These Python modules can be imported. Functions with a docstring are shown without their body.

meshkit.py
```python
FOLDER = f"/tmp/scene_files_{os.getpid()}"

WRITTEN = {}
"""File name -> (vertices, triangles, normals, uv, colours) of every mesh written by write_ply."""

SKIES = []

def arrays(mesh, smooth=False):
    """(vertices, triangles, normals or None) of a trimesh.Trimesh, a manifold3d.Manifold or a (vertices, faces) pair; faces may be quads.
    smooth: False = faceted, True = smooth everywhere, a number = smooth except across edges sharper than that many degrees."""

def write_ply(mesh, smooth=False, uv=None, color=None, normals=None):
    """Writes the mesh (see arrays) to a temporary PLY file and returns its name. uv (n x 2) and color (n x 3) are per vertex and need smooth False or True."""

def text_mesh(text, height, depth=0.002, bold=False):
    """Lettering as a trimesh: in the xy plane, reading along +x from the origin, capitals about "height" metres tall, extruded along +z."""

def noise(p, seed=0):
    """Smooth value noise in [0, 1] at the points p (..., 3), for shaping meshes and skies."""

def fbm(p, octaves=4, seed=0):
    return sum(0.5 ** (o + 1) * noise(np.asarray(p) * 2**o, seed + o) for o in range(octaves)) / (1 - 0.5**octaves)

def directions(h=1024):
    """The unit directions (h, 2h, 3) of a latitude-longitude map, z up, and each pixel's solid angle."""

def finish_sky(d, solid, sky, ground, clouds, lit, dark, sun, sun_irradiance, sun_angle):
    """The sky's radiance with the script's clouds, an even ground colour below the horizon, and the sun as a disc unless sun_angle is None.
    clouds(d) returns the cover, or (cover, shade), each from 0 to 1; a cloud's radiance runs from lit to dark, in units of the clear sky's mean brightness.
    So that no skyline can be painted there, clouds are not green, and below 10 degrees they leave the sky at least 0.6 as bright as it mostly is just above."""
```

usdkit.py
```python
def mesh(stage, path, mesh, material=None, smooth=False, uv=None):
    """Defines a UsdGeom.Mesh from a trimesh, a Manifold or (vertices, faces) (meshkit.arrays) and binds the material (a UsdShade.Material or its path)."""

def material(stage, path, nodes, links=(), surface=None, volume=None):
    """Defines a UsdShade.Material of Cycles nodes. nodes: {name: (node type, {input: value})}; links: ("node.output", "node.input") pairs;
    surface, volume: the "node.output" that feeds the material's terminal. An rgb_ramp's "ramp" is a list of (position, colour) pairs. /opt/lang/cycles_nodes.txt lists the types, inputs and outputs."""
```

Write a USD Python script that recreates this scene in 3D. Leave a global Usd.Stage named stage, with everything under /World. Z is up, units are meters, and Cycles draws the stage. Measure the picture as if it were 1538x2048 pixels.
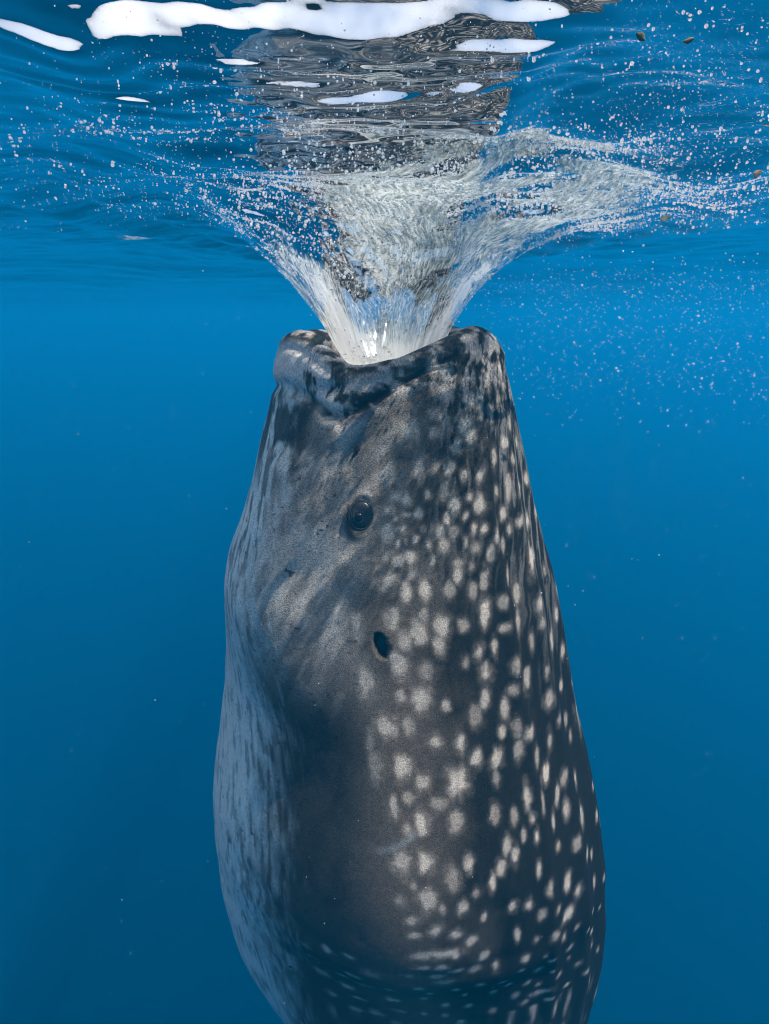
import math, numpy as np, trimesh, usdkit, meshkit
from pxr import Usd, UsdGeom, UsdLux, UsdShade, Sdf, Gf, Vt
from scipy.interpolate import PchipInterpolator
from scipy.ndimage import gaussian_filter

stage = Usd.Stage.CreateInMemory()
world = UsdGeom.Xform.Define(stage, '/World')
stage.SetDefaultPrim(world.GetPrim())
UsdGeom.Scope.Define(stage, '/World/Looks')
L = '/World/Looks/'

# ------------------------------------------------------------------ camera, sky, sun, exposure
CAM = np.array([0.0, 0.0, -0.30])          # the sea surface at rest is z = 0
PITCH, FOC = math.radians(16.7), 1280.0   # FOC in pixels of the 1538-wide photograph
EXPOSURE = 0.48
SUN_AZ, SUN_EL = math.radians(66), math.radians(60)   # azimuth from -y (behind the camera) towards +x
to_sun = np.array([math.sin(SUN_AZ) * math.cos(SUN_EL), -math.cos(SUN_AZ) * math.cos(SUN_EL), math.sin(SUN_EL)])

cam = UsdGeom.Camera.Define(stage, '/World/camera')
cam.CreateHorizontalApertureAttr(36.0)
cam.CreateVerticalApertureAttr(48.0)
cam.CreateFocalLengthAttr(36.0 * FOC / 1538)
cam.CreateClippingRangeAttr(Gf.Vec2f(0.02, 500.0))
cam.CreateExposureAttr(EXPOSURE)
cam.AddTranslateOp().Set(Gf.Vec3d(*CAM))
cam.AddRotateXOp().Set(90.0 - math.degrees(PITCH))

sky = UsdLux.DomeLight.Define(stage, '/World/sky')
usdkit.material(stage, L + 'sky', {
    'sky': ('sky_texture', {'sky_type': 'single_scattering', 'sun_disc': False, 'sun_elevation': SUN_EL, 'sun_rotation': math.atan2(to_sun[0], to_sun[1])}),
    'tc': ('texture_coordinate', {}),
    'cn': ('noise_texture', {'scale': 2.2, 'detail': 5, 'roughness': 0.6}),
    'cm': ('map_range', {'range_type': 'smoothstep', 'from_min': 0.36, 'from_max': 0.60, 'clamp': True}),
    'mix': ('mix', {'color2': (7.4, 7.5, 7.7)}),
    'bg': ('background_shader', {'strength': 0.13})},
    [('tc.generated', 'cn.vector'), ('cn.fac', 'cm.value'), ('cm.result', 'mix.fac'), ('sky.color', 'mix.color1'), ('mix.color', 'bg.color')], surface='bg.background')
UsdShade.MaterialBindingAPI.Apply(sky.GetPrim()).Bind(UsdShade.Material.Get(stage, L + 'sky'))
sky.GetPrim().SetCustomDataByKey('kind', 'structure')

sun = UsdLux.DistantLight.Define(stage, '/World/sun')
sun.CreateNormalizeAttr(True); sun.CreateIntensityAttr(1.25); sun.CreateAngleAttr(0.5)
sun.CreateColorAttr(Gf.Vec3f(1.0, 0.93, 0.80))
zax = to_sun; xax = np.cross([0, 0, 1.0], zax); xax /= np.linalg.norm(xax); yax = np.cross(zax, xax)
m = Gf.Matrix4d(1); [m.SetRow(i, Gf.Vec4d(*a, 0)) for i, a in enumerate((xax, yax, zax))]
sun.AddTransformOp().Set(m)

def tag(prim, label=None, cat=None, group=None, kind=None):
    p = prim.GetPrim() if hasattr(prim, 'GetPrim') else prim
    for k, v in (('label', label), ('category', cat), ('group', group), ('kind', kind)):
        if v: p.SetCustomDataByKey(k, v)
    return prim

def primvar(mesh, name, data):
    data = np.asarray(data, np.float32)
    if data.ndim == 1:
        UsdGeom.PrimvarsAPI(mesh).CreatePrimvar(name, Sdf.ValueTypeNames.FloatArray, 'vertex').Set(Vt.FloatArray.FromNumpy(data))
    else:
        UsdGeom.PrimvarsAPI(mesh).CreatePrimvar(name, Sdf.ValueTypeNames.Color3fArray if name == 'skin' else Sdf.ValueTypeNames.Float3Array, 'vertex').Set(Vt.Vec3fArray.FromNumpy(data))

def grid_faces(n, m, wrap=False):
    """n rows x m columns; wrap joins the last column to the first."""
    i, j = np.meshgrid(np.arange(n - 1), np.arange(m if wrap else m - 1), indexing='ij')
    j2 = (j + 1) % m
    return np.stack([i * m + j, i * m + j2, (i + 1) * m + j2, (i + 1) * m + j], -1).reshape(-1, 4)

def smooth(a, b, x):
    t = np.clip((x - a) / (b - a), 0, 1)
    return t * t * (3 - 2 * t)

def fbm(p, seed=0, octaves=4):
    return sum(0.5 ** (o + 1) * meshkit.noise(np.asarray(p) * 2.0 ** o, seed + o) for o in range(octaves)) / (1 - 0.5 ** octaves)

def p3(x, y, z=0.0):
    return np.stack(np.broadcast_arrays(np.asarray(x, float), np.asarray(y, float), np.asarray(z, float)), -1)

# ------------------------------------------------------------------ the sea: surface seen from below
FX, FY = 0.01, 2.16        # where the water pours into the mouth
def axis(spans):
    out = [np.array([spans[0][0]])]
    for a, b, n in spans:
        out.append(np.linspace(a, b, n + 1)[1:])
    return np.concatenate(out)
gx = axis([(-250, -40, 8), (-40, -12, 14), (-12, -4, 50), (-4, -1.5, 80), (-1.5, 1.5, 480), (1.5, 4, 80), (4, 12, 50), (12, 40, 14), (40, 250, 8)])
gy = axis([(-250, -40, 6), (-40, -8, 8), (-8, -1, 20), (-1, 0.4, 40), (0.4, 3.2, 520), (3.2, 6, 120), (6, 14, 100), (14, 40, 40), (40, 250, 10)])
GX, GY = np.meshgrid(gx, gy)
FUNNEL = PchipInterpolator([0, .08, .13, .17, .22, .28, .34, .40, .48, .60, .8, 3.1], [.46, .445, .42, .375, .295, .218, .160, .114, .070, .034, .012, 0.0])
def sea_height(x, y):
    dx, dy = x - FX, y - FY
    r = np.sqrt(dx * dx + (dy * 0.85) ** 2); th = np.arctan2(dx, -dy)
    near = np.exp(-(np.maximum(r - 0.2, 0) / 1.0) ** 2)
    far = 1 / (1 + (np.hypot(x, y) / 12) ** 2)
    calm = 1 - 0.55 * np.exp(-((x / 0.9) ** 2 + ((y - 0.7) / 0.5) ** 2))
    z = far * calm * (0.022 * np.sin(2.1 * x + 1.3 * y + 0.6) + 0.016 * np.sin(-1.2 * x + 3.3 * y + 1.0) + 0.006 * np.sin(6.1 * x + 4.0 * y + 2.0))
    z += smooth(3, 6, y) * far * (0.10 * (fbm(p3(x * 0.5, y * 0.8), 12, 3) - 0.5))
    z += far * calm * 0.040 * (fbm(p3(x * 1.6, y * 2.6), 11, 3) - 0.5)
    z += far * calm * 0.016 * (fbm(p3(x * 5 + y, y * 9), 23, 3) - 0.5)
    # a small steep wave that shows the bright sky near the camera, and ripples behind it
    yc = 0.768 + 0.004 * (fbm(p3(x * 45, 0.9), 4, 2) - 0.5) + 0.03 * (fbm(p3(x * 2.2, 0.3), 5, 3) - 0.5) + 0.012 * (fbm(p3(x * 14, 0.7), 6, 2) - 0.5) + 0.15 * (x + 0.1) ** 2
    w = smooth(-0.50, -0.34, x) * (1 - smooth(0.16, 0.25, x))
    z += -w * (0.0183 + 0.005 * (fbm(p3(x * 5, 2.2), 9, 2) - .5)) * np.tanh((y - yc) / 0.040)
    rip = smooth(-0.65, -0.25, x) * (1 - smooth(0.2, 0.45, x)) * np.exp(-((y - 0.88) / 0.09) ** 2)
    z += rip * 0.0060 * smooth(0.35, 0.75, fbm(p3(x * 6, y * 18), 8, 2)) * np.sin(2 * np.pi * (y + 0.07 * (fbm(p3(x * 6, y * 3), 7, 2) - .5) * 2) / 0.048)
    glint = np.exp(-(((x - 0.02) / 0.34) ** 2 + ((y - 0.93) / 0.17) ** 2))
    z += glint * 0.0075 * (fbm(p3(x * 15, y * 44), 33, 2) - 0.5) * smooth(0.3, 0.7, fbm(p3(x * 4, y * 6), 34, 2)) * 1.6
    # broken water round the head
    z += near * 0.030 * (fbm(p3(x * 3.2, y * 4.5), 41, 4) - 0.5) + near * 0.009 * (fbm(p3(x * 14, y * 24), 52, 3) - 0.5)
    z += near * smooth(0.2, 0.5, r) * (0.35 + 0.65 * smooth(0.95, 1.3, y)) * (0.010 * (fbm(p3(x * 7 + 3 * fbm(p3(x * 2, y * 2), 55, 2), y * 30), 53, 3) - 0.5) + 0.020 * (fbm(p3(x * 3, y * 12), 54, 2) - 0.5))
    z += 0.014 * np.exp(-((r - 0.85) / 0.25) ** 2) * np.cos((r - 0.85) * 22 + 2 * np.sin(th * 2))
    # the water drawn down into the mouth
    fun = FUNNEL(np.minimum(r * (1 + 0.10 * (fbm(p3(np.cos(th) * 2 + 5, np.sin(th) * 2 + 5, r * 2), 61, 3) - 0.5)), 3.0))
    z += -fun + 0.06 * smooth(0.22, 0.08, r) * (fbm(p3(x * 16, y * 16), 71, 4) - 0.5)
    flowth = th + 0.6 * np.sin(th * 2) * r + 0.5 * (fbm(p3(np.cos(th) * 2 + 31, np.sin(th) * 2, r * 4), 67, 2) - 0.5)
    z += smooth(0.10, 0.20, r) * smooth(0.60, 0.34, r) * (0.016 * (fbm(p3(np.cos(flowth) * 8, np.sin(flowth) * 8, r * 4), 68, 2) - 0.5) + 0.011 * (fbm(p3(np.cos(flowth) * 19, np.sin(flowth) * 19, r * 7), 69, 2) - 0.5))
    z += 0.016 * np.exp(-((r - 0.28) / 0.12) ** 2) * (fbm(p3(np.cos(th) * 9 + 20, np.sin(th) * 9 + 20, r * 7), 66, 3) - 0.5)
    return z, r, th
GZ, GR, GT = sea_height(GX, GY)
edge_ = 0.45 * (fbm(p3(GX * 6, GY * 9), 78, 5) - 0.5)
foam = smooth(0.50, 0.34, GR * (1 + 0.25 * np.sin(GT) ** 2) + edge_ * 0.8) * (0.60 + 0.6 * (fbm(p3(np.cos(GT) * 3 + 7, np.sin(GT) * 3 + 7, GR * 6), 77, 4) - 0.5)) + 0.3 * smooth(0.24, 0.1, GR)
band = 0.85 * np.exp(-((GT + 0.62 + 0.5 * (GR - 0.25)) / 0.20) ** 2) + 0.75 * np.exp(-((GT - 0.72 - 0.6 * (GR - 0.25)) / 0.17) ** 2) + 0.35 * np.exp(-(GT / 0.25) ** 2) * smooth(0.2, 0.4, GR)
band = band * smooth(0.45, 0.25, GR) + 0.9 * smooth(0.23, 0.15, GR) * (0.1 + 1.3 * fbm(p3(GX * 20, GY * 20, GZ * 20), 85, 3)) + 1.1 * (fbm(p3(np.cos(GT) * 3 + 9, np.sin(GT) * 3 + 9, GR * 5), 79, 4) - 0.5)
patch = fbm(p3(GX * 4.0, GY * 7.0), 81, 5)
froth = 0.77 * smooth(0.33, 0.55, patch) * np.exp(-(((GX - 0.14) / np.where(GX > 0.14, 0.62, 0.42)) ** 2 + ((GY - 1.55) / 0.52) ** 2) ** 1.5)
for fx, fy, fr, fa in ((0.41, 1.76, 0.05, 1.0), (0.06, 1.58, 0.05, .8), (-0.95, 2.7, 0.09, .8), (0.0, 1.95, 0.07, .8), (-0.43, 1.9, 0.06, .7), (-0.11, 1.78, 0.05, .6), (0.47, 2.4, 0.12, .7), (0.50, 1.36, 0.05, .5), (0.3, 2.0, 0.16, .6)):
    froth = np.maximum(froth, 0.92 * fa * np.exp(-(((GX - fx) / fr / 1.3) ** 2 + ((GY - fy) / (fr * 1.5)) ** 2)))
tw = GT + 0.5 * (fbm(p3(GT * 1.6 + 4, GR * 5), 83, 3) - 0.5) + 0.5 * np.sin(GT * 2) * GR
foam = foam + 0.30 * np.clip(band, 0, 1) * smooth(0.5, 0.35, GR) - 0.10 * smooth(0.45, 0.3, GR)
flow = np.stack([tw * 7, GR * 5, 1.5 * fbm(p3(GX * 3, GY * 3), 84, 2)], -1)
sea_mat = usdkit.material(stage, L + 'sea_water', {
    'geo': ('geometry', {}),
    'fres': ('fresnel', {'IOR': 1.333}),
    'clear': ('transparent_bsdf', {'color': (0.97, 0.99, 1.0)}),
    'mirror': ('glossy_bsdf', {'color': (0.96, 0.98, 1.0), 'roughness': 0.0, 'distribution': 'ggx'}),
    'water': ('mix_closure', {}),
    'foam': ('attribute', {'attribute': 'foam'}),
    'flow': ('attribute', {'attribute': 'flow'}),
    'fmap': ('mapping', {'scale': (4.2, 4.5, 6)}),
    'fn': ('noise_texture', {'scale': 1.6, 'detail': 5, 'roughness': 0.66, 'distortion': 0.5}),
    'fsum': ('math', {'math_type': 'add'}),
    'fth': ('map_range', {'range_type': 'smoothstep', 'from_min': 0.86, 'from_max': 1.24, 'clamp': True}),
    'froth': ('attribute', {'attribute': 'froth'}),
    'rmap': ('mapping', {'scale': (1, 1.5, 1)}),
    'rn': ('noise_texture', {'scale': 48, 'detail': 4, 'roughness': 0.75, 'distortion': 0.6}),
    'rsum': ('math', {'math_type': 'add'}),
    'rth': ('map_range', {'range_type': 'smoothstep', 'from_min': 1.00, 'from_max': 1.14, 'clamp': True}),
    'both': ('math', {'math_type': 'maximum'}),
    'thin': ('math', {'math_type': 'multiply', 'value2': 0.74}),
    'band': ('attribute', {'attribute': 'band'}),
    'csum': ('math', {'math_type': 'multiply_add', 'value2': 0.45}),
    'fcol': ('rgb_ramp', {'ramp': [(0.34, (.07, .09, .09)), (0.48, (.30, .35, .335)), (0.66, (.80, .85, .82)), (0.9, (.93, .95, .93))]}),
    'fd': ('diffuse_bsdf', {'color': (0.78, 0.82, 0.81)}),
    'ft': ('translucent_bsdf', {'color': (0.66, 0.74, 0.73)}),
    'fmix': ('mix_closure', {'fac': 0.5}),
    'fgl': ('glossy_bsdf', {'color': (0.9, 0.95, 0.95), 'roughness': 0.12, 'distribution': 'ggx'}),
    'fwet': ('mix_closure', {'fac': 0.16}),
    'out': ('mix_closure', {}),
}, [
    ('fres.fac', 'water.fac'), ('clear.BSDF', 'water.closure1'), ('mirror.BSDF', 'water.closure2'),
    ('flow.vector', 'fmap.vector'), ('fmap.vector', 'fn.vector'), ('fn.fac', 'fsum.value1'), ('foam.fac', 'fsum.value2'), ('fsum.value', 'fth.value'),
    ('fd.BSDF', 'fmix.closure1'), ('ft.BSDF', 'fmix.closure2'),
    ('geo.position', 'rmap.vector'), ('rmap.vector', 'rn.vector'), ('rn.fac', 'rsum.value1'), ('froth.fac', 'rsum.value2'), ('rsum.value', 'rth.value'),
    ('fth.result', 'both.value1'), ('rth.result', 'both.value2'), ('band.fac', 'csum.value1'), ('fn.fac', 'csum.value3'), ('csum.value', 'fcol.fac'), ('fcol.color', 'fd.color'), ('fcol.color', 'ft.color'), ('both.value', 'thin.value1'), ('thin.value', 'out.fac'), ('water.closure', 'out.closure1'), ('fmix.closure', 'fwet.closure1'), ('fgl.BSDF', 'fwet.closure2'), ('fwet.closure', 'out.closure2')], surface='out.closure')
water = usdkit.mesh(stage, '/World/water', (np.stack([GX, GY, GZ], -1).reshape(-1, 3), grid_faces(*GX.shape)), sea_mat, smooth=True)
primvar(water, 'foam', foam.ravel()); primvar(water, 'froth', froth.ravel()); primvar(water, 'band', band.ravel()); primvar(water, 'flow', flow.reshape(-1, 3))
tag(water, 'rippled sea surface seen from below, pouring into the open mouth', 'sea', kind='structure')

# ------------------------------------------------------------------ the blue body of water
hz = trimesh.creation.box(bounds=[[-240, -240, -200], [240, 240, 0.4]])
haze_mat = usdkit.material(stage, L + 'blue_water', {
    'v': ('principled_volume', {'density': 0.075, 'color': (0.001, 0.29, 0.62), 'absorption_color': (0.13, 0.10, 0.76), 'anisotropy': 0.24})}, volume='v.volume')
haze = usdkit.mesh(stage, '/World/haze', hz, haze_mat)
tag(haze, 'clear blue sea water that far things fade into', 'water haze', kind='stuff')

# ------------------------------------------------------------------ the whale shark
# knots down the body: z, middle y, half width across the head
BZ = [-0.30, -0.60, -1.00, -1.50, -1.95, -2.15, -2.40, -2.80, -3.20, -4.00, -5.5, -7.5]
BY = [2.18, 2.17, 2.14, 2.09, 2.045, 2.04, 2.05, 2.10, 2.2, 2.42, 2.9, 3.6]
BB = [0.42, 0.48, 0.54, 0.60, 0.655, 0.635, 0.53, 0.46, 0.44, 0.40, 0.32, 0.12]
LEFT = [(570, 660), (552, 720), (545, 790), (530, 860), (510, 950), (492, 1010), (465, 1080), (453, 1140), (450, 1200), (446, 1260), (440, 1340), (430, 1440), (419, 1540), (414, 1620), (419, 1720), (430, 1790), (450, 1870), (480, 1940), (520, 2000), (555, 2048)]
RIGHT = [(985, 650), (1000, 690), (1012, 740), (1025, 800), (1035, 870), (1050, 940), (1062, 990), (1080, 1060), (1095, 1110), (1110, 1180), (1130, 1280), (1150, 1380), (1170, 1460), (1187, 1550), (1197, 1620), (1205, 1700), (1210, 1790), (1207, 1870), (1195, 1940), (1180, 2000), (1170, 2048)]
fY, fB = PchipInterpolator(BZ[::-1], BY[::-1]), PchipInterpolator(BZ[::-1], BB[::-1])
def ray(u, v):
    a, b = (u - 769) / FOC, (1024 - v) / FOC
    return np.array([a, math.cos(PITCH) + b * math.sin(PITCH), -math.sin(PITCH) + b * math.cos(PITCH)])
def edge(points):
    """outline of the body measured from the photograph, in metres: x against z"""
    out = []
    for u, v in points:
        d = ray(u, v); s = 2.0
        for _ in range(60):
            z = CAM[2] + s * d[2]
            s = 0.5 * s + 0.5 * (fY(z) - 0.18 * fB(z)) / d[1]
        out.append((CAM[2] + s * d[2], s * d[0]))
    return out
eL, eR = sorted(edge(LEFT)), sorted(edge(RIGHT))
zl = eL[0][0]; zr = eR[0][0]
eL = [(-7.5, -0.02), (-5.5, -0.20)] + eL + [(-0.2, eL[-1][1] + 0.01)]
eR = [(-7.5, 0.02), (-5.5, 0.45)] + eR + [(-0.2, eR[-1][1] - 0.01)]
fL, fR = PchipInterpolator(*zip(*eL)), PchipInterpolator(*zip(*eR))

HI = 1.0
ang = np.concatenate([np.linspace(-100, 100, int(520 * HI), endpoint=False), np.linspace(100, 260, 120, endpoint=False)])
PH = np.radians(ang)
def body_xyz(ph, z):
    n = 2.15 + 0.55 * smooth(-1.7, -0.9, z)
    n = np.where(np.sin(ph) < 0, n - 0.62 * smooth(-1.05, -1.5, z), n)
    L_, R_ = fL(z), fR(z)
    cx, a = (L_ + R_) / 2, (R_ - L_) / 2
    s, c = np.sin(ph), np.cos(ph)
    X = np.sign(s) * np.abs(s) ** (2 / n)
    return cx + a * X, fY(z) - fB(z) * np.sign(c) * np.abs(c) ** (2 / n), X
def rim_z(X):
    """height of the lip: X = -1 tip of the lower jaw, +1 tip of the upper jaw, lowest at the mouth's corner"""
    return np.interp(X, [-1, -0.85, -0.69, -0.5, -0.35, -0.05, 0.3, 0.55, 0.75, 0.88, 1], [-0.345, -0.325, -0.336, -0.378, -0.420, -0.410, -0.366, -0.334, -0.312, -0.326, -0.385])
sn, cs = np.sin(PH), np.cos(PH)
X0 = np.sign(sn) * np.abs(sn) ** (2 / 2.7)
RZ = gaussian_filter(np.concatenate([rim_z(X0)] * 3), 8)[len(X0):2 * len(X0)]
dist = np.concatenate([np.linspace(0.0, 2.2, int(720 * HI)), np.linspace(2.2, 6.9, 60)[1:]])    # distance below the lip
rows = []
lip = 0.045
# inside of the mouth, then over the lip
for k in np.linspace(0, 1, 30):      # the throat up to the inner edge of the lip
    zz = -0.95 + (RZ - lip + 0.0 + 0.95) * k
    sc = 0.25 + 0.75 * k ** 0.5
    x, y, X = body_xyz(PH, RZ - lip)
    cx = x.mean()
    rx, ry = (x - cx), (y - 2.18)
    q = 1 - 2 * lip / np.maximum(np.hypot(rx, ry), 0.1)
    rows.append(np.stack([cx + rx * q * sc, 2.18 + ry * q * sc, zz], -1))
for t in np.linspace(np.pi, 0.0, 34)[1:-1]:
    x, y, X = body_xyz(PH, RZ - lip)
    cx = x.mean(); rx, ry = (x - cx), (y - 2.18); R = np.maximum(np.hypot(rx, ry), 0.1)
    q = 1 - (lip - lip * math.cos(t)) / R
    rows.append(np.stack([cx + rx * q, 2.18 + ry * q, RZ - lip + lip * math.sin(t)], -1))
n_in = len(rows)
for d in dist:
    z = RZ - lip - d + (RZ.mean() - RZ) * smooth(0, 0.6, d)
    x, y, X = body_xyz(PH, z)
    rows.append(np.stack([x, y, z], -1))
V = np.array(rows)
F = grid_faces(V.shape[0], V.shape[1], wrap=True)
col = np.zeros(V.shape)
Z_ = V[..., 2]
L_, R_ = fL(np.clip(Z_, -7.4, -.25)), fR(np.clip(Z_, -7.4, -.25))
XX = np.clip((V[..., 0] - (L_ + R_) / 2) / ((R_ - L_) / 2), -1.1, 1.1)
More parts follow.
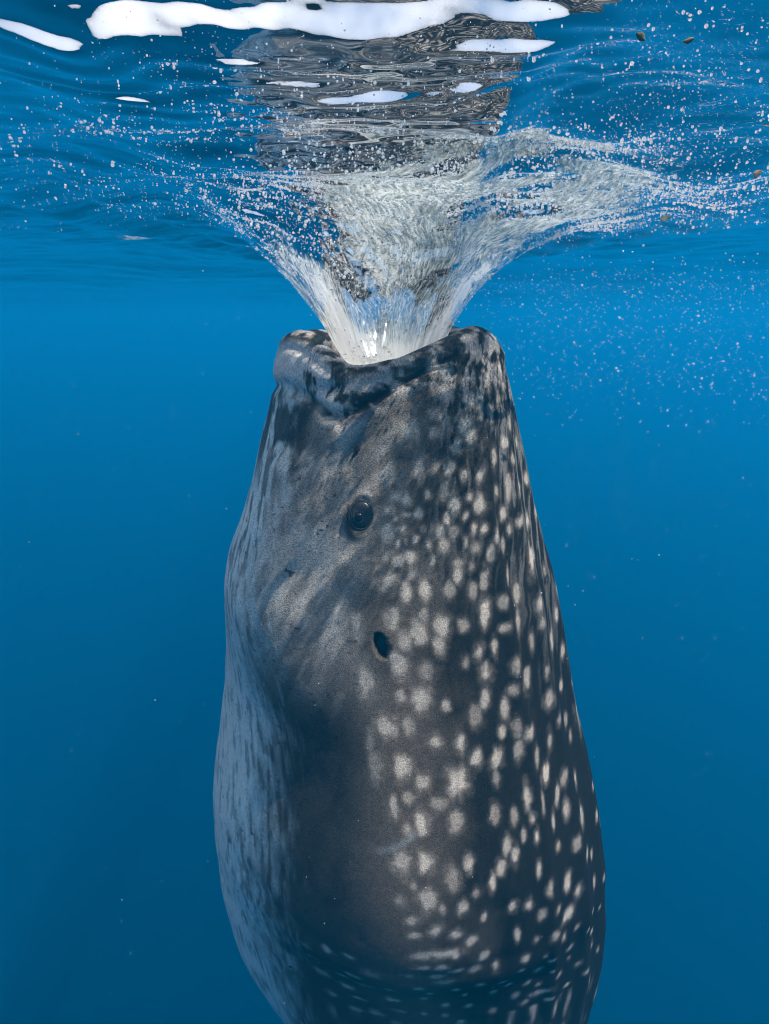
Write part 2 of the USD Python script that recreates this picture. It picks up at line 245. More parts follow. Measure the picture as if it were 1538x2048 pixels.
SPOTS = [(-0.025,-0.698,0.0208,0.0269,0.7),(0.093,-0.575,0.032,0.0318,0.8),(0.488,-0.57,0.0199,0.0242,1.0),(0.717,-0.463,0.018,0.022,0.8),(0.523,-0.605,0.0152,0.0248,0.9),(0.42,-0.625,0.016,0.0177,0.7),(0.173,-0.681,0.0149,0.0222,0.8),(0.361,-0.685,0.0146,0.0207,0.9),(0.217,-0.747,0.0108,0.0112,0.8),(0.093,-0.764,0.0097,0.0136,1.0),(0.025,-0.755,0.0136,0.0134,0.9),(-0.025,-0.789,0.011,0.0108,1.0),(0.025,-0.813,0.0075,0.0082,1.0),(0.093,-0.801,0.0099,0.0055,0.8),(0.164,-0.797,0.0123,0.0111,1.0),(0.055,-0.837,0.0118,0.011,1.0),(0.182,-0.84,0.0082,0.0085,0.5),(-0.025,-0.851,0.0229,0.0193,0.9),(0.135,-0.866,0.0092,0.0113,1.0),(0.041,-0.878,0.0068,0.0113,1.0),(0.081,-0.872,0.0055,0.0085,0.7),(0.041,-0.922,0.0135,0.0145,1.0),(0.115,-0.913,0.015,0.0145,1.0),(-0.025,-0.906,0.0119,0.0143,0.6),(0.209,-0.885,0.0081,0.0116,0.8),(0.234,-0.924,0.008,0.0118,0.7),(0.124,-0.954,0.01,0.0156,0.7),(0.0,-0.981,0.0208,0.0243,1.0),(0.09,-1.005,0.0167,0.0217,1.0),(0.188,-1.002,0.0134,0.0248,1.0),(0.022,-1.072,0.0227,0.0282,1.0),(-0.164,-1.097,0.0151,0.0315,0.8),(0.144,-1.118,0.02,0.0219,0.9),(0.262,-1.103,0.0209,0.0254,1.0),(0.072,-1.143,0.0176,0.022,0.8),(0.175,-1.069,0.014,0.0188,0.6),(0.273,-0.847,0.0142,0.0172,0.8),(0.325,-0.813,0.0098,0.0144,0.9),(0.381,-0.783,0.0151,0.0174,1.0),(0.482,-0.762,0.0114,0.0124,0.9),(0.545,-0.783,0.0164,0.0222,0.9),(0.325,-0.735,0.0156,0.0257,0.6),(0.273,-0.679,0.0128,0.0176,0.6),(0.464,-0.702,0.011,0.0178,0.8),(0.567,-0.706,0.0129,0.0218,0.9),(0.488,-0.844,0.012,0.0151,0.8),(0.446,-0.81,0.0093,0.0123,0.8),(0.545,-0.851,0.0117,0.0156,0.9),(0.614,-0.874,0.0083,0.0221,0.8),(0.367,-0.851,0.0132,0.0147,0.5),(0.296,-0.884,0.0142,0.0179,0.7),(0.387,-0.933,0.0137,0.0151,0.7),(0.488,-0.9,0.012,0.0155,0.6),(0.433,-0.877,0.0069,0.015,0.6),(0.373,-0.968,0.0143,0.0214,0.9),(0.457,-0.947,0.0127,0.0156,0.5),(0.521,-0.983,0.013,0.0281,0.7),(0.497,-1.072,0.017,0.0315,1.0),(0.448,-1.011,0.0134,0.0221,0.6),(0.322,-1.005,0.0149,0.019,0.6),(0.572,-0.917,0.012,0.0219,0.7),(0.653,-0.904,0.0089,0.0228,0.6),(0.82,-0.965,0.0241,0.0356,1.0),(0.685,-1.051,0.0126,0.0258,0.7),(0.802,-1.094,0.0196,0.0238,0.8),(0.666,-1.121,0.01,0.0284,0.7),(0.651,-0.986,0.0059,0.0222,0.6),(0.388,-0.476,0.0179,0.0234,0.7),(0.281,-0.541,0.0174,0.0215,0.5),(0.545,-0.514,0.0117,0.0201,0.7),(0.695,-0.562,0.0116,0.028,0.7),(0.609,-0.547,0.0117,0.0225,0.6),(0.681,-0.664,0.0099,0.0267,0.7),(0.75,-0.753,0.0105,0.0343,0.7),(0.266,-0.59,0.0184,0.0203,0.5),(0.361,-0.566,0.0136,0.0148,0.4),(0.033,-1.207,0.0198,0.0345,1.0),(-0.13,-1.253,0.0208,0.0344,0.8),(0.126,-1.292,0.0243,0.0345,0.9),(-0.046,-1.378,0.0273,0.0284,0.9),(0.022,-1.485,0.022,0.0313,1.0),(0.103,-1.528,0.019,0.0251,0.8),(-0.036,-1.595,0.0165,0.0254,0.9),(0.082,-1.635,0.0194,0.0255,1.0),(-0.018,-1.745,0.0243,0.032,0.9),(0.088,-1.748,0.0198,0.0254,1.0),(0.035,-1.81,0.0108,0.0157,0.6),(0.081,-1.855,0.0255,0.0284,0.9),(-0.026,-1.855,0.0183,0.0187,0.5),(0.231,-1.886,0.0148,0.0187,0.9),(0.147,-1.883,0.0099,0.0155,0.6),(0.026,-1.917,0.0222,0.0154,0.7),(0.118,-1.947,0.0204,0.0185,1.0),(0.196,-1.972,0.0202,0.0158,0.9),(0.026,-1.966,0.0169,0.0123,0.8),(0.147,-2.042,0.0524,0.0154,0.9),(0.189,-2.054,0.0151,0.0154,1.0),(0.058,-2.042,0.0275,0.0159,0.8),(0.258,-2.011,0.0152,0.0154,0.9),(0.304,-2.085,0.0152,0.0154,0.9),(0.125,-2.1,0.0273,0.0123,0.8),(0.189,-2.125,0.0218,0.0123,0.8),(0.066,-2.097,0.0223,0.0123,0.7),(0.111,-2.152,0.0218,0.0123,0.7),(0.271,-1.761,0.0142,0.019,0.9),(0.196,-1.8,0.019,0.0316,0.5),(0.232,-1.644,0.0183,0.0288,0.7),(0.354,-1.479,0.0167,0.025,1.0),(0.458,-1.494,0.0208,0.025,0.9),(0.288,-1.427,0.0167,0.0281,1.0),(0.175,-1.418,0.0183,0.0188,0.8),(0.26,-1.537,0.0303,0.0376,0.9),(0.056,-1.372,0.0163,0.0251,0.6),(0.16,-1.222,0.0235,0.0285,0.5),(0.072,-1.143,0.0176,0.0314,0.7),(0.144,-1.118,0.0197,0.0313,0.9),(0.233,-1.152,0.0134,0.0251,0.9),(0.43,-1.182,0.0149,0.0251,0.8),(0.452,-1.247,0.0185,0.0315,1.0),(0.355,-1.207,0.0116,0.0188,0.5),(0.435,-1.314,0.0154,0.0312,0.9),(0.378,-1.363,0.0199,0.0281,0.5),(0.529,-1.36,0.015,0.025,0.8),(0.609,-1.243,0.014,0.0221,0.6),(0.662,-1.296,0.0151,0.0283,0.8),(0.514,-1.179,0.0104,0.0252,0.8),(0.561,-1.491,0.0158,0.0253,0.6),(0.629,-1.448,0.0197,0.0191,0.8),(0.764,-1.387,0.0203,0.0229,0.7),(0.681,-1.598,0.0172,0.0235,1.0),(0.566,-1.629,0.0128,0.0289,0.9),(0.751,-1.742,0.0138,0.0271,0.8),(0.834,-1.803,0.019,0.0288,0.7),(0.575,-1.696,0.0106,0.0192,0.8),(0.678,-1.742,0.0089,0.0228,0.8),(0.58,-1.748,0.0091,0.0196,1.0),(0.473,-1.782,0.0135,0.0257,0.9),(0.443,-1.742,0.0135,0.0226,0.9),(0.406,-1.797,0.0138,0.0194,0.8),(0.575,-1.849,0.0093,0.022,1.0),(0.362,-1.837,0.0097,0.0251,1.0),(0.711,-1.959,0.0167,0.028,1.0),(0.449,-1.935,0.0154,0.0158,1.0),(0.513,-1.95,0.0153,0.0186,0.9),(0.697,-2.079,0.0251,0.0215,1.0),(0.291,-1.852,0.0145,0.0157,0.5),(0.317,-1.938,0.0101,0.0159,0.9),(0.356,-2.161,0.0121,0.0278,0.8),(0.995,-1.507,0.06,0.0569,0.9),(0.723,-1.195,0.0102,0.0252,0.6),(0.852,-1.237,0.0149,0.0259,0.8),(0.963,-1.528,0.06,0.0676,0.8),(0.407,-1.644,0.0174,0.0226,0.5),(0.525,-1.73,0.0091,0.0191,0.7),(0.72,-1.678,0.0138,0.0239,0.7),(0.776,-1.862,0.0159,0.0193,0.6),(0.381,-2.287,0.0166,0.0099,0.7),(0.569,-2.501,0.0409,0.0192,0.8),(-0.106,-1.485,0.0198,0.0469,0.4),(0.018,-1.657,0.016,0.0195,0.6),(0.165,-1.586,0.0231,0.0194,0.5),(-0.128,-1.424,0.0146,0.0375,0.35),(0.028,-1.571,0.0158,0.0164,0.6),(0.439,-1.546,0.0126,0.022,0.5),(0.569,-1.424,0.0162,0.028,0.5),(0.646,-1.531,0.0132,0.0253,0.6),(0.737,-1.513,0.0131,0.0252,0.6),(0.769,-1.65,0.0137,0.0239,0.6),(0.633,-1.669,0.0089,0.0227,0.5),(0.491,-1.669,0.0131,0.0227,0.5)]
nr, nc = Z_.shape
nf = int(520 * HI)                                   # the first nf columns are the side seen here
# arc length along each ring from the middle of the flank
seg = np.linalg.norm(np.diff(V, axis=1, append=V[:, :1])[..., :2], axis=-1)
ARC = np.concatenate([np.zeros((nr, 1)), np.cumsum(seg, 1)[:, :-1]], 1)
ARC -= ARC[:, [nf // 2]]
DEP = np.zeros((nr, nc)); DEP[n_in:] = dist[:, None]   # distance below the lip
OUT = np.zeros((nr, nc)); OUT[n_in:] = 1
def g(x, w): return np.exp(-(x / w) ** 2)
q3 = p3(ARC, Z_)
N1, N2, N3 = fbm(q3 * 3.0, 1, 3), fbm(q3 * 9.0, 2, 3), fbm(q3 * 30.0, 3, 3)
NS = fbm(p3((ARC * 0.85 - Z_ * 0.5) * 34, (Z_ * 0.85 + ARC * 0.5) * 8), 4, 4)     # slanting streaks of the cheek
NV = fbm(p3(ARC * 60, Z_ * 12), 5, 4)                                              # streaks along the body
NL = fbm(p3(ARC * 62 + DEP * 20 + 3 * N2, DEP * 22 + 7), 6, 4)                                        # streaks over the lips

# ---- relief
disp = 0.014 * (N1 - 0.5) + 0.004 * (N2 - 0.5)
lipw = smooth(-0.28, -0.36, XX)                      # lower jaw: thick rolled lip ending at the mouth's corner
disp += lipw * (0.011 * smooth(-0.90, -0.55, XX) * g(DEP - 0.035, 0.045) - 0.014 * g(DEP - 0.105, 0.020))
dl = np.interp(XX, [-0.6, -0.5, -0.27, 0, 0.29, 0.55, 0.8], [0.15, 0.14, 0.082, 0.040, 0.018, 0.010, 0.0])
up = smooth(-0.55, -0.45, XX) * smooth(0.75, 0.45, XX)
disp += up * (0.016 * smooth(dl - 0.012, dl + 0.012, DEP) * g(np.maximum(DEP - dl, 0), 0.16) - 0.012 * g(DEP - dl + 0.012, 0.010))
disp -= 0.026 * g(XX + 0.43, 0.09) * g(Z_ + 0.478, 0.022)
groove_x = np.interp(Z_, [-0.80, -0.73, -0.68, -0.627, -0.567], [-0.255, -0.25, -0.25, -0.225, -0.145])
disp -= 0.010 * g(XX - groove_x, 0.045) * smooth(-0.82, -0.76, Z_) * smooth(-0.53, -0.60, Z_)
EX, EZ = -0.182, -0.803
def rho(x0, z0, rx, rz, slant=0.0): return np.hypot((XX - x0 - slant * (Z_ - z0)) / rx, (Z_ - z0) / rz)
disp += 0.009 * np.exp(-rho(EX, EZ, 0.12, 0.070) ** 2) - 0.006 * np.exp(-rho(EX, EZ, 0.060, 0.042) ** 4) + 0.0035 * np.exp(-((rho(EX, EZ, 0.060, 0.042) - 1.35) / 0.22) ** 2) - 0.016 * np.exp(-rho(EX - 0.12, EZ - 0.05, 0.06, 0.05) ** 2)
disp += 0.012 * np.exp(-rho(-0.12, -0.97, 0.16, 0.08) ** 2) - 0.010 * np.exp(-rho(-0.22, -1.03, 0.06, 0.06) ** 2)
SX, SZ = -0.048, -1.152
disp -= 0.034 * smooth(1.15, 0.75, rho(SX, SZ, 0.030, 0.036, -0.35)) - 0.006 * np.exp(-(rho(SX, SZ, 0.07, 0.055)) ** 2)
disp += 0.03 * g(XX + 0.66, 0.16) * smooth(-1.35, -1.1, Z_) * smooth(-0.62, -0.72, Z_)
for rx, am in ((0.62, 0.010), (0.80, 0.012), (0.93, 0.012)):          # long ridges of the back
    disp += am * g(XX - rx - 0.03 * (N1 - .5), 0.035) * smooth(-0.5, -0.8, Z_)
# gill folds under the swollen throat
for z0, am in ((-2.16, 0.012),):
    zz = z0 + 0.16 * (np.abs(XX - 0.05)) ** 2 + 0.05 * (N1 - .5)
    disp += smooth(0.62, 0.40, XX) * smooth(-0.95, -0.5, XX) * (-0.40 * am * g(Z_ - zz + 0.03 * (N2 - .5), 0.045) + 0.3 * am * g(Z_ - zz - 0.07, 0.06))
disp -= 0.010 * g(XX - 0.385, 0.06) * smooth(-1.86, -1.95, Z_) * smooth(-2.25, -2.12, Z_)
disp += 0.0028 * (NS - 0.5) * smooth(0.1, -0.2, XX) + 0.0022 * (NV - 0.5) * smooth(0.0, 0.3, XX)
disp += 0.0022 * (NL - 0.5) * smooth(0.12, 0.03, DEP)
disp *= np.where(OUT > 0, 1, 0.0) * smooth(0.0, 0.02, DEP)
# the lip row itself keeps the streaked relief small
du = np.roll(V, -1, 1) - np.roll(V, 1, 1)
dv = np.gradient(V, axis=0)
nrm = np.cross(du, dv); nrm /= np.maximum(np.linalg.norm(nrm, axis=-1, keepdims=True), 1e-9)
mid = V[n_in + 50, :, :2].mean(0)
if (nrm[n_in + 60, nf // 2, :2] @ (V[n_in + 60, nf // 2, :2] - mid)) < 0: nrm = -nrm
BASE = V.copy()
V = V + nrm * disp[..., None]

# ---- colour of the skin
def mixc(a, b, w): return a * (1 - w[..., None]) + b * w[..., None]
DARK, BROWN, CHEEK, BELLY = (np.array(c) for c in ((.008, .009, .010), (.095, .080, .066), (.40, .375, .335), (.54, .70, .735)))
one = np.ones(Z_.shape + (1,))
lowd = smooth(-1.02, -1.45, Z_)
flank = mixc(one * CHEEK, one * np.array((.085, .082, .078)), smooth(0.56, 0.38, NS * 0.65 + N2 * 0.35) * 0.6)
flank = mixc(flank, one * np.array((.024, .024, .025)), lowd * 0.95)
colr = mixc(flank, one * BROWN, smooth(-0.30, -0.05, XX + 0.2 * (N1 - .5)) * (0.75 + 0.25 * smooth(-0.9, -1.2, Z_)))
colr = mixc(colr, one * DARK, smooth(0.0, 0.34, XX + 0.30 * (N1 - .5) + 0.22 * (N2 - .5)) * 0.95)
# brown clouded ground between the spots, and black patches
cl = 0.6 * fbm(p3(ARC * 7, Z_ * 5), 21, 4) + 0.4 * NV
colr = mixc(colr, one * np.array((.080, .067, .055)), smooth(0.44, 0.66, cl) * smooth(-0.1, 0.1, XX) * smooth(0.85, 0.25, XX) * (0.10 + 0.90 * smooth(-1.25, -0.7, Z_)) * 0.9)
fine = fbm(p3(ARC * 75 + 3 * N2, Z_ * 9), 22, 4)
colr = mixc(colr, one * np.array((.32, .305, .28)), smooth(0.52, 0.68, 0.65 * fine + 0.35 * fbm(p3(ARC * 16, Z_ * 10), 23, 3)) * smooth(0.05, 0.3, XX) * smooth(-1.2, -0.6, Z_) * 0.35)
colr = mixc(colr, one * np.array((.30, .29, .27)), smooth(0.54, 0.68, fine) * smooth(0.55, 0.85, XX) * smooth(-1.6, -0.9, Z_) * 0.3)
# pale streaked skin above the eye, towards the mouth's corner
colr = mixc(colr, one * np.array((.36, .345, .32)), smooth(0.52, 0.66, NS) * smooth(-0.85, -0.62, Z_) * smooth(0.15, -0.15, XX) * 0.8)
# belly
bw = smooth(-0.52, -0.98, XX + 0.16 * (N2 - .5) + 0.22 * (NV - .5) - 0.06 * lowd)
fleck = 0.55 * fbm(p3(ARC * 52, Z_ * 17), 15, 4) + 0.45 * NV
belly = mixc(one * BELLY, one * np.array((.05, .055, .06)), smooth(0.50 + 0.03 * smooth(-.8, -1.3, Z_), 0.62, fleck) * (0.50 + 0.35 * smooth(-1.3, -0.8, Z_)))
colr = mixc(colr, belly, bw)
blot = smooth(0.44, 0.58, fbm(p3(ARC * 12, Z_ * 7), 16, 4)) * smooth(-0.85, -0.62, Z_ + 0.1 * (N1 - .5)) * smooth(-0.45, -0.62, XX)
colr = mixc(colr, one * np.array((.025, .028, .03)), blot * 0.9)
# jaws: mottled band along the lips
mot = fbm(p3(ARC * 22 + Z_ * 14, Z_ * 30), 17, 4)
jaw = smooth(dl + 0.05, dl - 0.01, DEP) * up
colr = mixc(colr, mixc(one * np.array((.035, .034, .033)), one * np.array((.42, .39, .36)), smooth(0.42, 0.56, mot)), jaw * OUT)
top = smooth(0.28, 0.05, DEP) * smooth(0.15, 0.5, XX)
colr = mixc(colr, mixc(one * DARK, one * np.array((.33, .31, .29)), smooth(0.45, 0.60, NL * 0.5 + mot * 0.5)), top * 0.85 * OUT)
roll = lipw * smooth(0.105, 0.085, DEP)
colr = mixc(colr, mixc(one * np.array((.05, .05, .05)), one * np.array((.56, .54, .51)), smooth(0.36, 0.56, NL + 0.35 * smooth(-0.55, -0.95, XX))), roll * OUT)
# spots
spot = np.zeros_like(Z_)
rng = np.random.default_rng(4)
extra = []
def room(x, z, d, more):
    return all((((x - a[0]) * 0.55) / d) ** 2 + ((z - a[1]) / (d * 1.5)) ** 2 > 1 for a in more)
for _ in range(5000):
    x, z = rng.uniform(0.02, 1.0), rng.uniform(-6.5, -0.42)
    if z > -1.05 and x < 0.3: continue
    d = (0.042 if z > -1.2 else 0.055 if x < 0.4 else 0.044) * rng.uniform(0.9, 1.25)
    if room(x, z, d, SPOTS) and room(x, z, d * 0.9, extra):
        extra.append((x, z, rng.uniform(.010, .0165), rng.uniform(.013, .022), rng.uniform(.5, .95)))
for _ in range(600):                                  # rows of small spots over the gill folds
    x, z = rng.uniform(-0.45, 0.35), rng.uniform(-3.4, -2.12)
    if room(x, z, 0.05, extra): extra.append((x, z, rng.uniform(.016, .03), rng.uniform(.012, .02), rng.uniform(.35, .8)))
warp = 0.8 * (N3 - .5) + 0.5 * (NV - .5) + 0.35 * (fbm(q3 * 75, 9, 2) - .5)
Xf, Zf, Af = XX[n_in:, :nf], Z_[n_in:, :nf], ARC[n_in:, :nf]
zrow = Zf[:, nf // 2]
for x, z, rw, rh, b in SPOTS + extra:
    i0, i1 = np.searchsorted(-zrow, (-z - 2.8 * rh - 0.12, -z + 2.8 * rh + 0.12))
    if i1 - i0 < 2: continue
    xs, as_, zs = Xf[i0:i1], Af[i0:i1], Zf[i0:i1]
    k = np.argmin((xs - x) ** 2 + (zs - z) ** 2); a0 = as_.ravel()[k]
    ro = np.hypot((as_ - a0) / (rw * 1.05), (zs - z) / (rh * 1.1)) + 1.5 * warp[n_in + i0:n_in + i1, :nf]
    spot[n_in + i0:n_in + i1, :nf] = np.maximum(spot[n_in + i0:n_in + i1, :nf], b * (0.76 * smooth(1.16, 0.30, ro) + 0.24 * smooth(1.9, 0.6, ro)))
pale_c = np.array((.60, .535, .45))
colr = mixc(colr, one * pale_c, spot * (0.80 + 0.3 * (N3 - .5)))
# faint scars
scar = g(Z_ + 1.70 - 0.35 * (XX + 0.02) - 0.9 * (XX + .02) ** 2, 0.012) * g(XX + 0.02, 0.10)
colr = mixc(colr, one * np.array((.26, .28, .28)), scar * 0.6)
# the eye's dark surround, the spiracle's dark inside, specks
colr = mixc(colr, one * np.array((.035, .036, .038)), smooth(1.5, 0.8, rho(EX - 0.03, EZ - 0.015, 0.062, 0.048)) * 0.85)
colr = mixc(colr, one * np.array((.012, .012, .013)), smooth(1.1, 0.9, rho(SX, SZ, 0.030, 0.036, -0.35)) * 0.9)
pep = meshkit.noise(p3(ARC * 85, Z_ * 85), 33)
colr = mixc(colr, one * np.array((.02, .02, .02)), smooth(0.90, 0.95, pep) * smooth(0.1, -0.3, XX) * 0.8)
colr *= (0.80 + 0.40 * fbm(q3 * 120, 34, 2))[..., None]
# mouth lining
inn = fbm(V[:n_in] * [22, 22, 40], 18, 4)
colr[:n_in] = mixc(np.ones((n_in, nc, 1)) * np.array((.04, .038, .036)), np.ones((n_in, nc, 1)) * np.array((.40, .37, .345)), smooth(0.44, 0.60, inn))
colr[:n_in] = mixc(colr[:n_in], colr[n_in][None].repeat(n_in, 0), (smooth(n_in - 8, n_in, np.arange(n_in))[:, None] * np.ones(nc)))
# the far flank has the same pattern, in mirror image
for i in range(nr):
    o = np.argsort(XX[i, :nf])
    for c in range(3):
        colr[i, nf:, c] = np.interp(XX[i, nf:], XX[i, :nf][o], colr[i, :nf, c][o])
colr = np.clip(colr, .005, .6)

skin = usdkit.material(stage, L + 'shark_skin', {
    'c': ('attribute', {'attribute': 'skin'}),
    'at': ('attribute', {'attribute': 'along'}),
    'm1': ('mapping', {'scale': (1.0, 0.45, 1.0)}),
    'n1': ('noise_texture', {'scale': 260, 'detail': 3, 'roughness': 0.6}),
    'n2': ('noise_texture', {'scale': 620, 'detail': 2}),
    'k': ('map_range', {'from_min': 0.3, 'from_max': 0.7, 'to_min': 0.48, 'to_max': 1.52}),
    'mul': ('mix', {'mix_type': 'multiply', 'fac': 1.0}),
    'hb': ('math', {'math_type': 'multiply_add', 'value2': 0.4}),
    'b': ('bump', {'strength': 0.8, 'distance': 0.0026}),
    'p': ('principled_bsdf', {'roughness': 0.6, 'specular_ior_level': 0.04})},
    [('at.vector', 'm1.vector'), ('m1.vector', 'n1.vector'), ('at.vector', 'n2.vector'), ('n1.fac', 'k.value'), ('c.color', 'mul.color1'), ('k.result', 'mul.color2'),
     ('mul.color', 'p.base_color'), ('n2.fac', 'hb.value1'), ('n1.fac', 'hb.value3'), ('hb.value', 'b.height'), ('b.normal', 'p.normal')], surface='p.BSDF')
def plain(name, color, rough=0.5, spec=0.1):
    return usdkit.material(stage, L + name, {'n': ('noise_texture', {'scale': 90, 'detail': 3}), 'r': ('rgb_ramp', {'ramp': [(0.3, tuple(c * 0.6 for c in color)), (0.7, tuple(min(c * 1.3, .95) for c in color))]}),
        'g': ('geometry', {}), 'p': ('principled_bsdf', {'roughness': rough, 'specular_ior_level': spec})}, [('g.position', 'n.vector'), ('n.fac', 'r.fac'), ('r.color', 'p.base_color')], surface='p.BSDF')

shark = UsdGeom.Xform.Define(stage, '/World/whale_shark')
tag(shark, 'huge dark grey whale shark with pale spots, upright with its open mouth at the surface', 'whale shark')
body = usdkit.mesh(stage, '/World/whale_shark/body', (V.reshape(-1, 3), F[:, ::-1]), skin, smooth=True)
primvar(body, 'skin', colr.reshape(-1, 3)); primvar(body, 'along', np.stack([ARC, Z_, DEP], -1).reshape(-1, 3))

def frame_at(x, z):
    """point of the skin and its axes: across, up, out"""
    k = np.argmin((XX[n_in:, :nf] - x) ** 2 + (Z_[n_in:, :nf] - z) ** 2)
    i, j = np.unravel_index(k, (nr - n_in, nf)); i += n_in
    p = V[i, j]; n = nrm[i - 6:i + 7, j - 6:j + 7].reshape(-1, 3).mean(0); n /= np.linalg.norm(n)
    a = np.cross([0, 0, 1.0], n); a /= np.linalg.norm(a)
    return p, a, np.cross(n, a), n
def placed(mesh, fr, at=(0, 0, 0)):
    p, a, u, n = fr
    m = mesh.copy(); m.vertices = p + (m.vertices + np.asarray(at)) @ np.array([a, u, n]); return m
def torus(R, r, sx=1.0, sy=1.0, a=48, b=10):
    t, q = np.meshgrid(np.arange(a) / a * 2 * np.pi, np.arange(b) / b * 2 * np.pi, indexing='ij')
    v = np.stack([(R + r * np.cos(q)) * np.cos(t) * sx, (R + r * np.cos(q)) * np.sin(t) * sy, r * np.sin(q)], -1).reshape(-1, 3)
    f = []
    for i in range(a):
        for j in range(b):
            f.append([i * b + j, ((i + 1) % a) * b + j, ((i + 1) % a) * b + (j + 1) % b, i * b + (j + 1) % b])
    return trimesh.Trimesh(v, np.vstack([np.array(f)[:, [0, 1, 2]], np.array(f)[:, [0, 2, 3]]]), process=False)
eye_mat = plain('eye_skin', (.014, .016, .018), 0.3, 0.4)
fold_mat = plain('eye_fold', (.075, .072, .068), 0.45, 0.2)
pupil_mat = plain('pupil_black', (.006, .006, .007), 0.15, 0.5)
fe = frame_at(EX, EZ)
ball = trimesh.creation.icosphere(4, 1.0); ball.apply_scale([0.031, 0.038, 0.011])
eye = usdkit.mesh(stage, '/World/whale_shark/eye', placed(ball, fe, (0, 0, 0.001)), eye_mat, smooth=True)
pb = trimesh.creation.icosphere(3, 1.0); pb.apply_scale([0.011, 0.0125, 0.006])
usdkit.mesh(stage, '/World/whale_shark/eye/pupil', placed(pb, fe, (-0.006, -0.006, 0.0105)), pupil_mat, smooth=True)
for k, (R, r, ox, oy, oz) in enumerate(((0.0140, 0.0013, -0.005, -0.004, 0.0100), (0.0190, 0.0014, -0.003, -0.001, 0.0085), (0.0250, 0.0014, -0.002, 0.001, 0.0060))):
    usdkit.mesh(stage, '/World/whale_shark/eye/eyelid_fold' + (f'_{k:03d}' if k else ''), placed(torus(R, r, 0.95, 1.1), fe, (ox, oy, oz)), fold_mat, smooth=True)
usdkit.mesh(stage, '/World/whale_shark/eyelid', placed(torus(0.0335, 0.0045, 0.95, 1.14), fe, (0, 0, 0.001)), plain('lid_skin', (.045, .044, .044)), smooth=True)
fs = frame_at(SX, SZ)
cup = trimesh.creation.icosphere(3, 1.0); cup.apply_scale([0.017, 0.028, 0.006])
usdkit.mesh(stage, '/World/whale_shark/spiracle', placed(cup, fs, (0, 0, -0.001)), pupil_mat, smooth=True)

# ------------------------------------------------------------------ small things on the shark and in the water
def lump(rx, ry, rz, seed, taper=0.5, sub=3):
    m = trimesh.creation.icosphere(sub, 1.0); v = m.vertices
    v = v * (1 + 0.35 * (meshkit.noise(v * 2.3 + 9, seed) - 0.5))[:, None]
    v[:, :2] *= (1 - taper * np.clip(v[:, 1:2], -0.2, 1))
    m.vertices = v * [rx, ry, rz]; return m
cop_mat = plain('parasite_brown', (.035, .018, .012), 0.4, 0.2)
for k, (x, z, rot, sc, label) in enumerate(((-0.222, -0.628, -0.5, 1.0, 'tiny brown parasite clinging to the pale cheek above the eye'), (0.401, -0.595, -0.15, 0.85, 'tiny black parasite clinging among the spots near the upper jaw'))):
    path = '/World/skin_parasite' + (f'_{k:03d}' if k else '')
    t = tag(UsdGeom.Xform.Define(stage, path), label, 'parasite')
    fr = frame_at(x, z); c, s_ = math.cos(rot), math.sin(rot)
    fr = (fr[0], fr[1] * c + fr[2] * s_, -fr[1] * s_ + fr[2] * c, fr[3])
    usdkit.mesh(stage, path + '/shell', placed(lump(.0062 * sc, .013 * sc, .004 * sc, k), fr, (0, 0, .003)), cop_mat, smooth=True)
    usdkit.mesh(stage, path + '/tail', placed(lump(.0028 * sc, .011 * sc, .002 * sc, k + 5, 0.3), fr, (0, -.019 * sc, .003)), cop_mat, smooth=True)

def world_at(u, v, depth):
    """a point of the photograph at a distance of depth metres along the lens axis (used once to measure where things float)"""
    d = ray(u, v); ax = np.array([0, math.cos(PITCH), -math.sin(PITCH)])
    return CAM + d * depth / (d @ ax)
weed = {n: plain('weed_' + n, c, 0.6, 0.1) for n, c in (('brown', (.22, .18, .10)), ('tan', (.34, .24, .14)), ('dark', (.06, .07, .06)))}
for k, (u, v, dep, size, kind, label) in enumerate((
        (1282, 74, 0.64, .0036, 'brown', 'ragged brown weed scrap drifting under the surface, left of the two near the top right'),
        (1377, 82, 0.64, .0028, 'brown', 'small brown weed scrap drifting under the surface, right of the two near the top right'),
        (1514, 347, 1.1, .006, 'tan', 'orange tan scrap floating at the right edge of the picture'),
        (1330, 437, 1.5, .010, 'dark', 'dark green weed scrap below the surface right of the foam'),
        (632, 680, 1.74, .017, 'brown', 'olive brown scrap caught on the inner side of the lower lip'))):
    p = world_at(u, v, dep); rr = np.random.default_rng(100 + k)
    outl = [(size * (0.55 + 0.75 * rr.random()) * math.cos(a) * 1.4, size * (0.5 + 0.7 * rr.random()) * math.sin(a)) for a in np.linspace(0, 2 * np.pi, 11)[:-1]]
    n = len(outl); top_ = np.array([(x, y, 0.0009 + 0.12 * x * x / size) for x, y in outl] + [(0, 0, 0.0016)]); bot = top_ - [0, 0, 0.0018]
    vv = np.vstack([top_, bot]); ff = []
    for i in range(n):
        j = (i + 1) % n; ff += [[i, j, n], [n + 1 + j, n + 1 + i, 2 * n + 1], [i, n + 1 + i, n + 1 + j], [i, n + 1 + j, j]]
    mm = trimesh.Trimesh(vv, ff, process=False).subdivide(); mm.vertices += 0.12 * size * (np.stack([meshkit.noise(mm.vertices / size * 2 + 5, 60 + k + c) for c in range(3)], -1) - .5)
    mm.apply_transform(trimesh.transformations.euler_matrix(*(rr.uniform(-0.6, 0.6, 3) + [1.2, 0, 0]))); mm.apply_translation(p)
    tag(usdkit.mesh(stage, '/World/weed_scrap' + (f'_{k:03d}' if k else ''), mm, weed[kind], smooth=True), label, 'weed scrap')

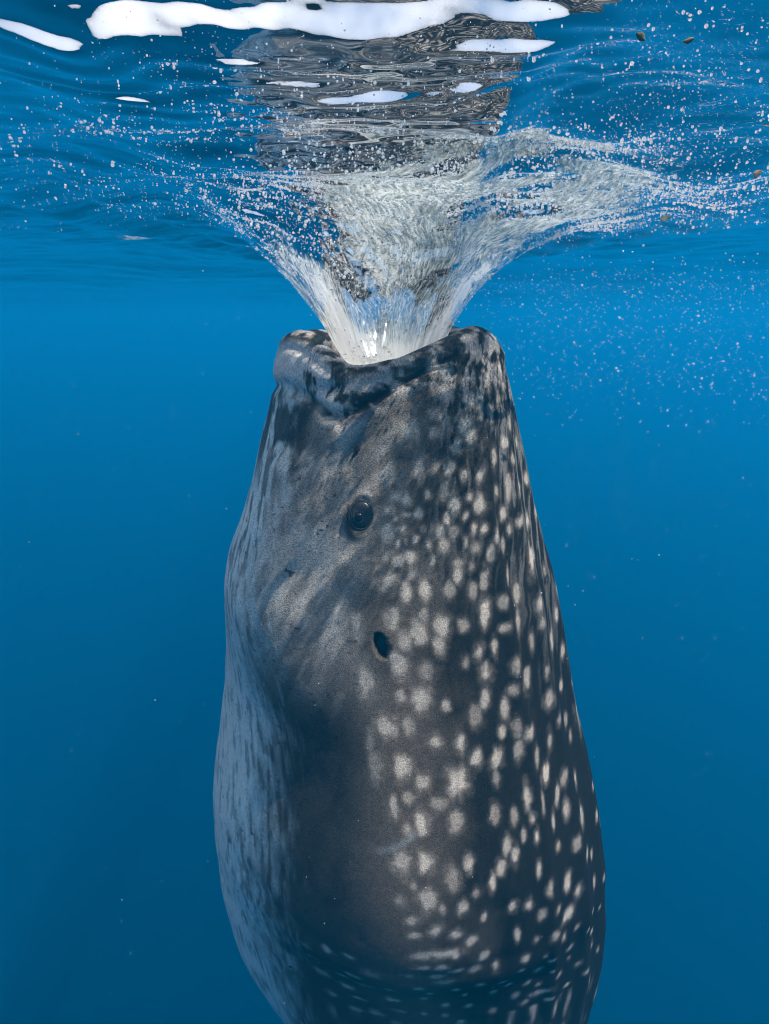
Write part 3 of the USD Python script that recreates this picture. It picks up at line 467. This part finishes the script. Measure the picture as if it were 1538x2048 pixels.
# ------------------------------------------------------------------ bubbles and specks
rng = np.random.default_rng(12)
pts, rad, hang = [], [], []
def surf_z(x, y): return sea_height(x, y)[0]
def scatter(n, cx, cy, sx, sy, rmin, rmax, deep, clump=0.5, seed=0):
    x = cx + sx * rng.standard_normal(n * 6); y = cy + sy * rng.standard_normal(n * 6)
    w = smooth(clump - 0.06, clump + 0.12, fbm(p3(x * 5, y * 8), 90 + seed, 4))
    keep = (rng.random(len(x)) < w) & (y > 0.42); x, y = x[keep][:n], y[keep][:n]
    r = (rmin + (rmax - rmin) * rng.random(len(x)) ** 4) * np.clip(y / 1.8, 0.36, 1.0)
    z = surf_z(x, y) - r * 0.12 - deep * (rng.random(len(x)) < 0.1) * rng.random(len(x))
    pts.append(np.stack([x, y, z], -1)); rad.append(r); hang.append(np.ones(len(r), bool))
scatter(5200, 0.22, 1.35, 0.34, 0.33, .0008, .0030, .003, 0.50, 1)
scatter(5200, 0.30, 1.75, 0.32, 0.30, .0008, .0030, .003, 0.49, 2)
scatter(500, 0.30, 0.95, 0.20, 0.15, .0006, .0022, .004, 0.52, 3)
scatter(700, -0.2, 0.9, 0.28, 0.16, .0005, .0018, .003, 0.56, 4)
scatter(700, -0.5, 1.7, 0.5, 0.5, .0008, .0026, .003, 0.53, 5)
scatter(3600, 0.10, 1.75, 0.35, 0.3, .0008, .003, .003, 0.48, 6)
scatter(6000, 0.32, 1.70, 0.33, 0.30, .0008, .0046, .003, 0.50, 7)
scatter(4500, 0.06, 1.40, 0.30, 0.32, .0008, .0042, .003, 0.52, 8)
# specks drifting below the surface, most of them to the right of the head
def drift(n, x0, x1, y0, y1, z0, z1, rmin, rmax, power=1.0):
    x, y = rng.uniform(x0, x1, n), rng.uniform(y0, y1, n); z = z0 + (z1 - z0) * rng.random(n) ** power
    keep = np.hypot((x - 0.05), (y - 2.15)) > 0.45
    r = rmin + (rmax - rmin) * rng.random(n) ** 3
    pts.append(np.stack([x, y, z], -1)[keep]); rad.append(r[keep]); hang.append(np.zeros(keep.sum(), bool))
drift(2600, 0.3, 2.0, 1.6, 3.4, -0.13, -0.6, .0009, .0030, 1.5)
drift(900, 0.3, 1.8, 1.3, 3.0, -0.18, -1.2, .0006, .0020, 1.4)
drift(2600, -1.8, 1.8, 1.0, 3.4, -0.2, -2.2, .0004, .0013, 1.2)
pts, rad, hang = np.vstack(pts), np.concatenate(rad), np.concatenate(hang)     # hang: thin domes of air hanging under the surface, open at the top
ico = trimesh.creation.icosphere(1, 1.0); iv, jf = np.array(ico.vertices), np.array(ico.faces)
ic0 = trimesh.creation.icosahedron(); jv, kf = np.array(ic0.vertices), np.array(ic0.faces); jv /= np.linalg.norm(jv[0])
big = rad / np.maximum(pts[:, 1], .3) > 0.0016
dome = jf[iv[jf].mean(1)[:, 2] < 0.35]
bv, bf, off = [], [], 0
for sel, (tv, tf) in ((big & ~hang, (iv, jf)), (~big & ~hang, (jv, kf)), (hang, (iv, dome))):
    q = pts[sel][:, None] + rad[sel][:, None, None] * tv[None] * rng.uniform(0.75, 1.2, (sel.sum(), 1, 3))
    bf.append((tf[None] + (off + np.arange(sel.sum()) * len(tv))[:, None, None]).reshape(-1, 3)); bv.append(q.reshape(-1, 3)); off += sel.sum() * len(tv)
bub = usdkit.material(stage, L + 'bubble_white', {'d': ('diffuse_bsdf', {'color': (.92, .93, .93)}), 't': ('translucent_bsdf', {'color': (.9, .92, .92)}), 'g': ('glossy_bsdf', {'roughness': 0.15}), 'm': ('mix_closure', {'fac': .5}), 'o': ('mix_closure', {'fac': .12})},
    [('d.BSDF', 'm.closure1'), ('t.BSDF', 'm.closure2'), ('m.closure', 'o.closure1'), ('g.BSDF', 'o.closure2')], surface='o.closure')
tag(usdkit.mesh(stage, '/World/bubbles', (np.vstack(bv), np.vstack(bf)), bub, smooth=True), 'countless tiny white air bubbles scattered under the broken surface', 'bubbles', kind='stuff')
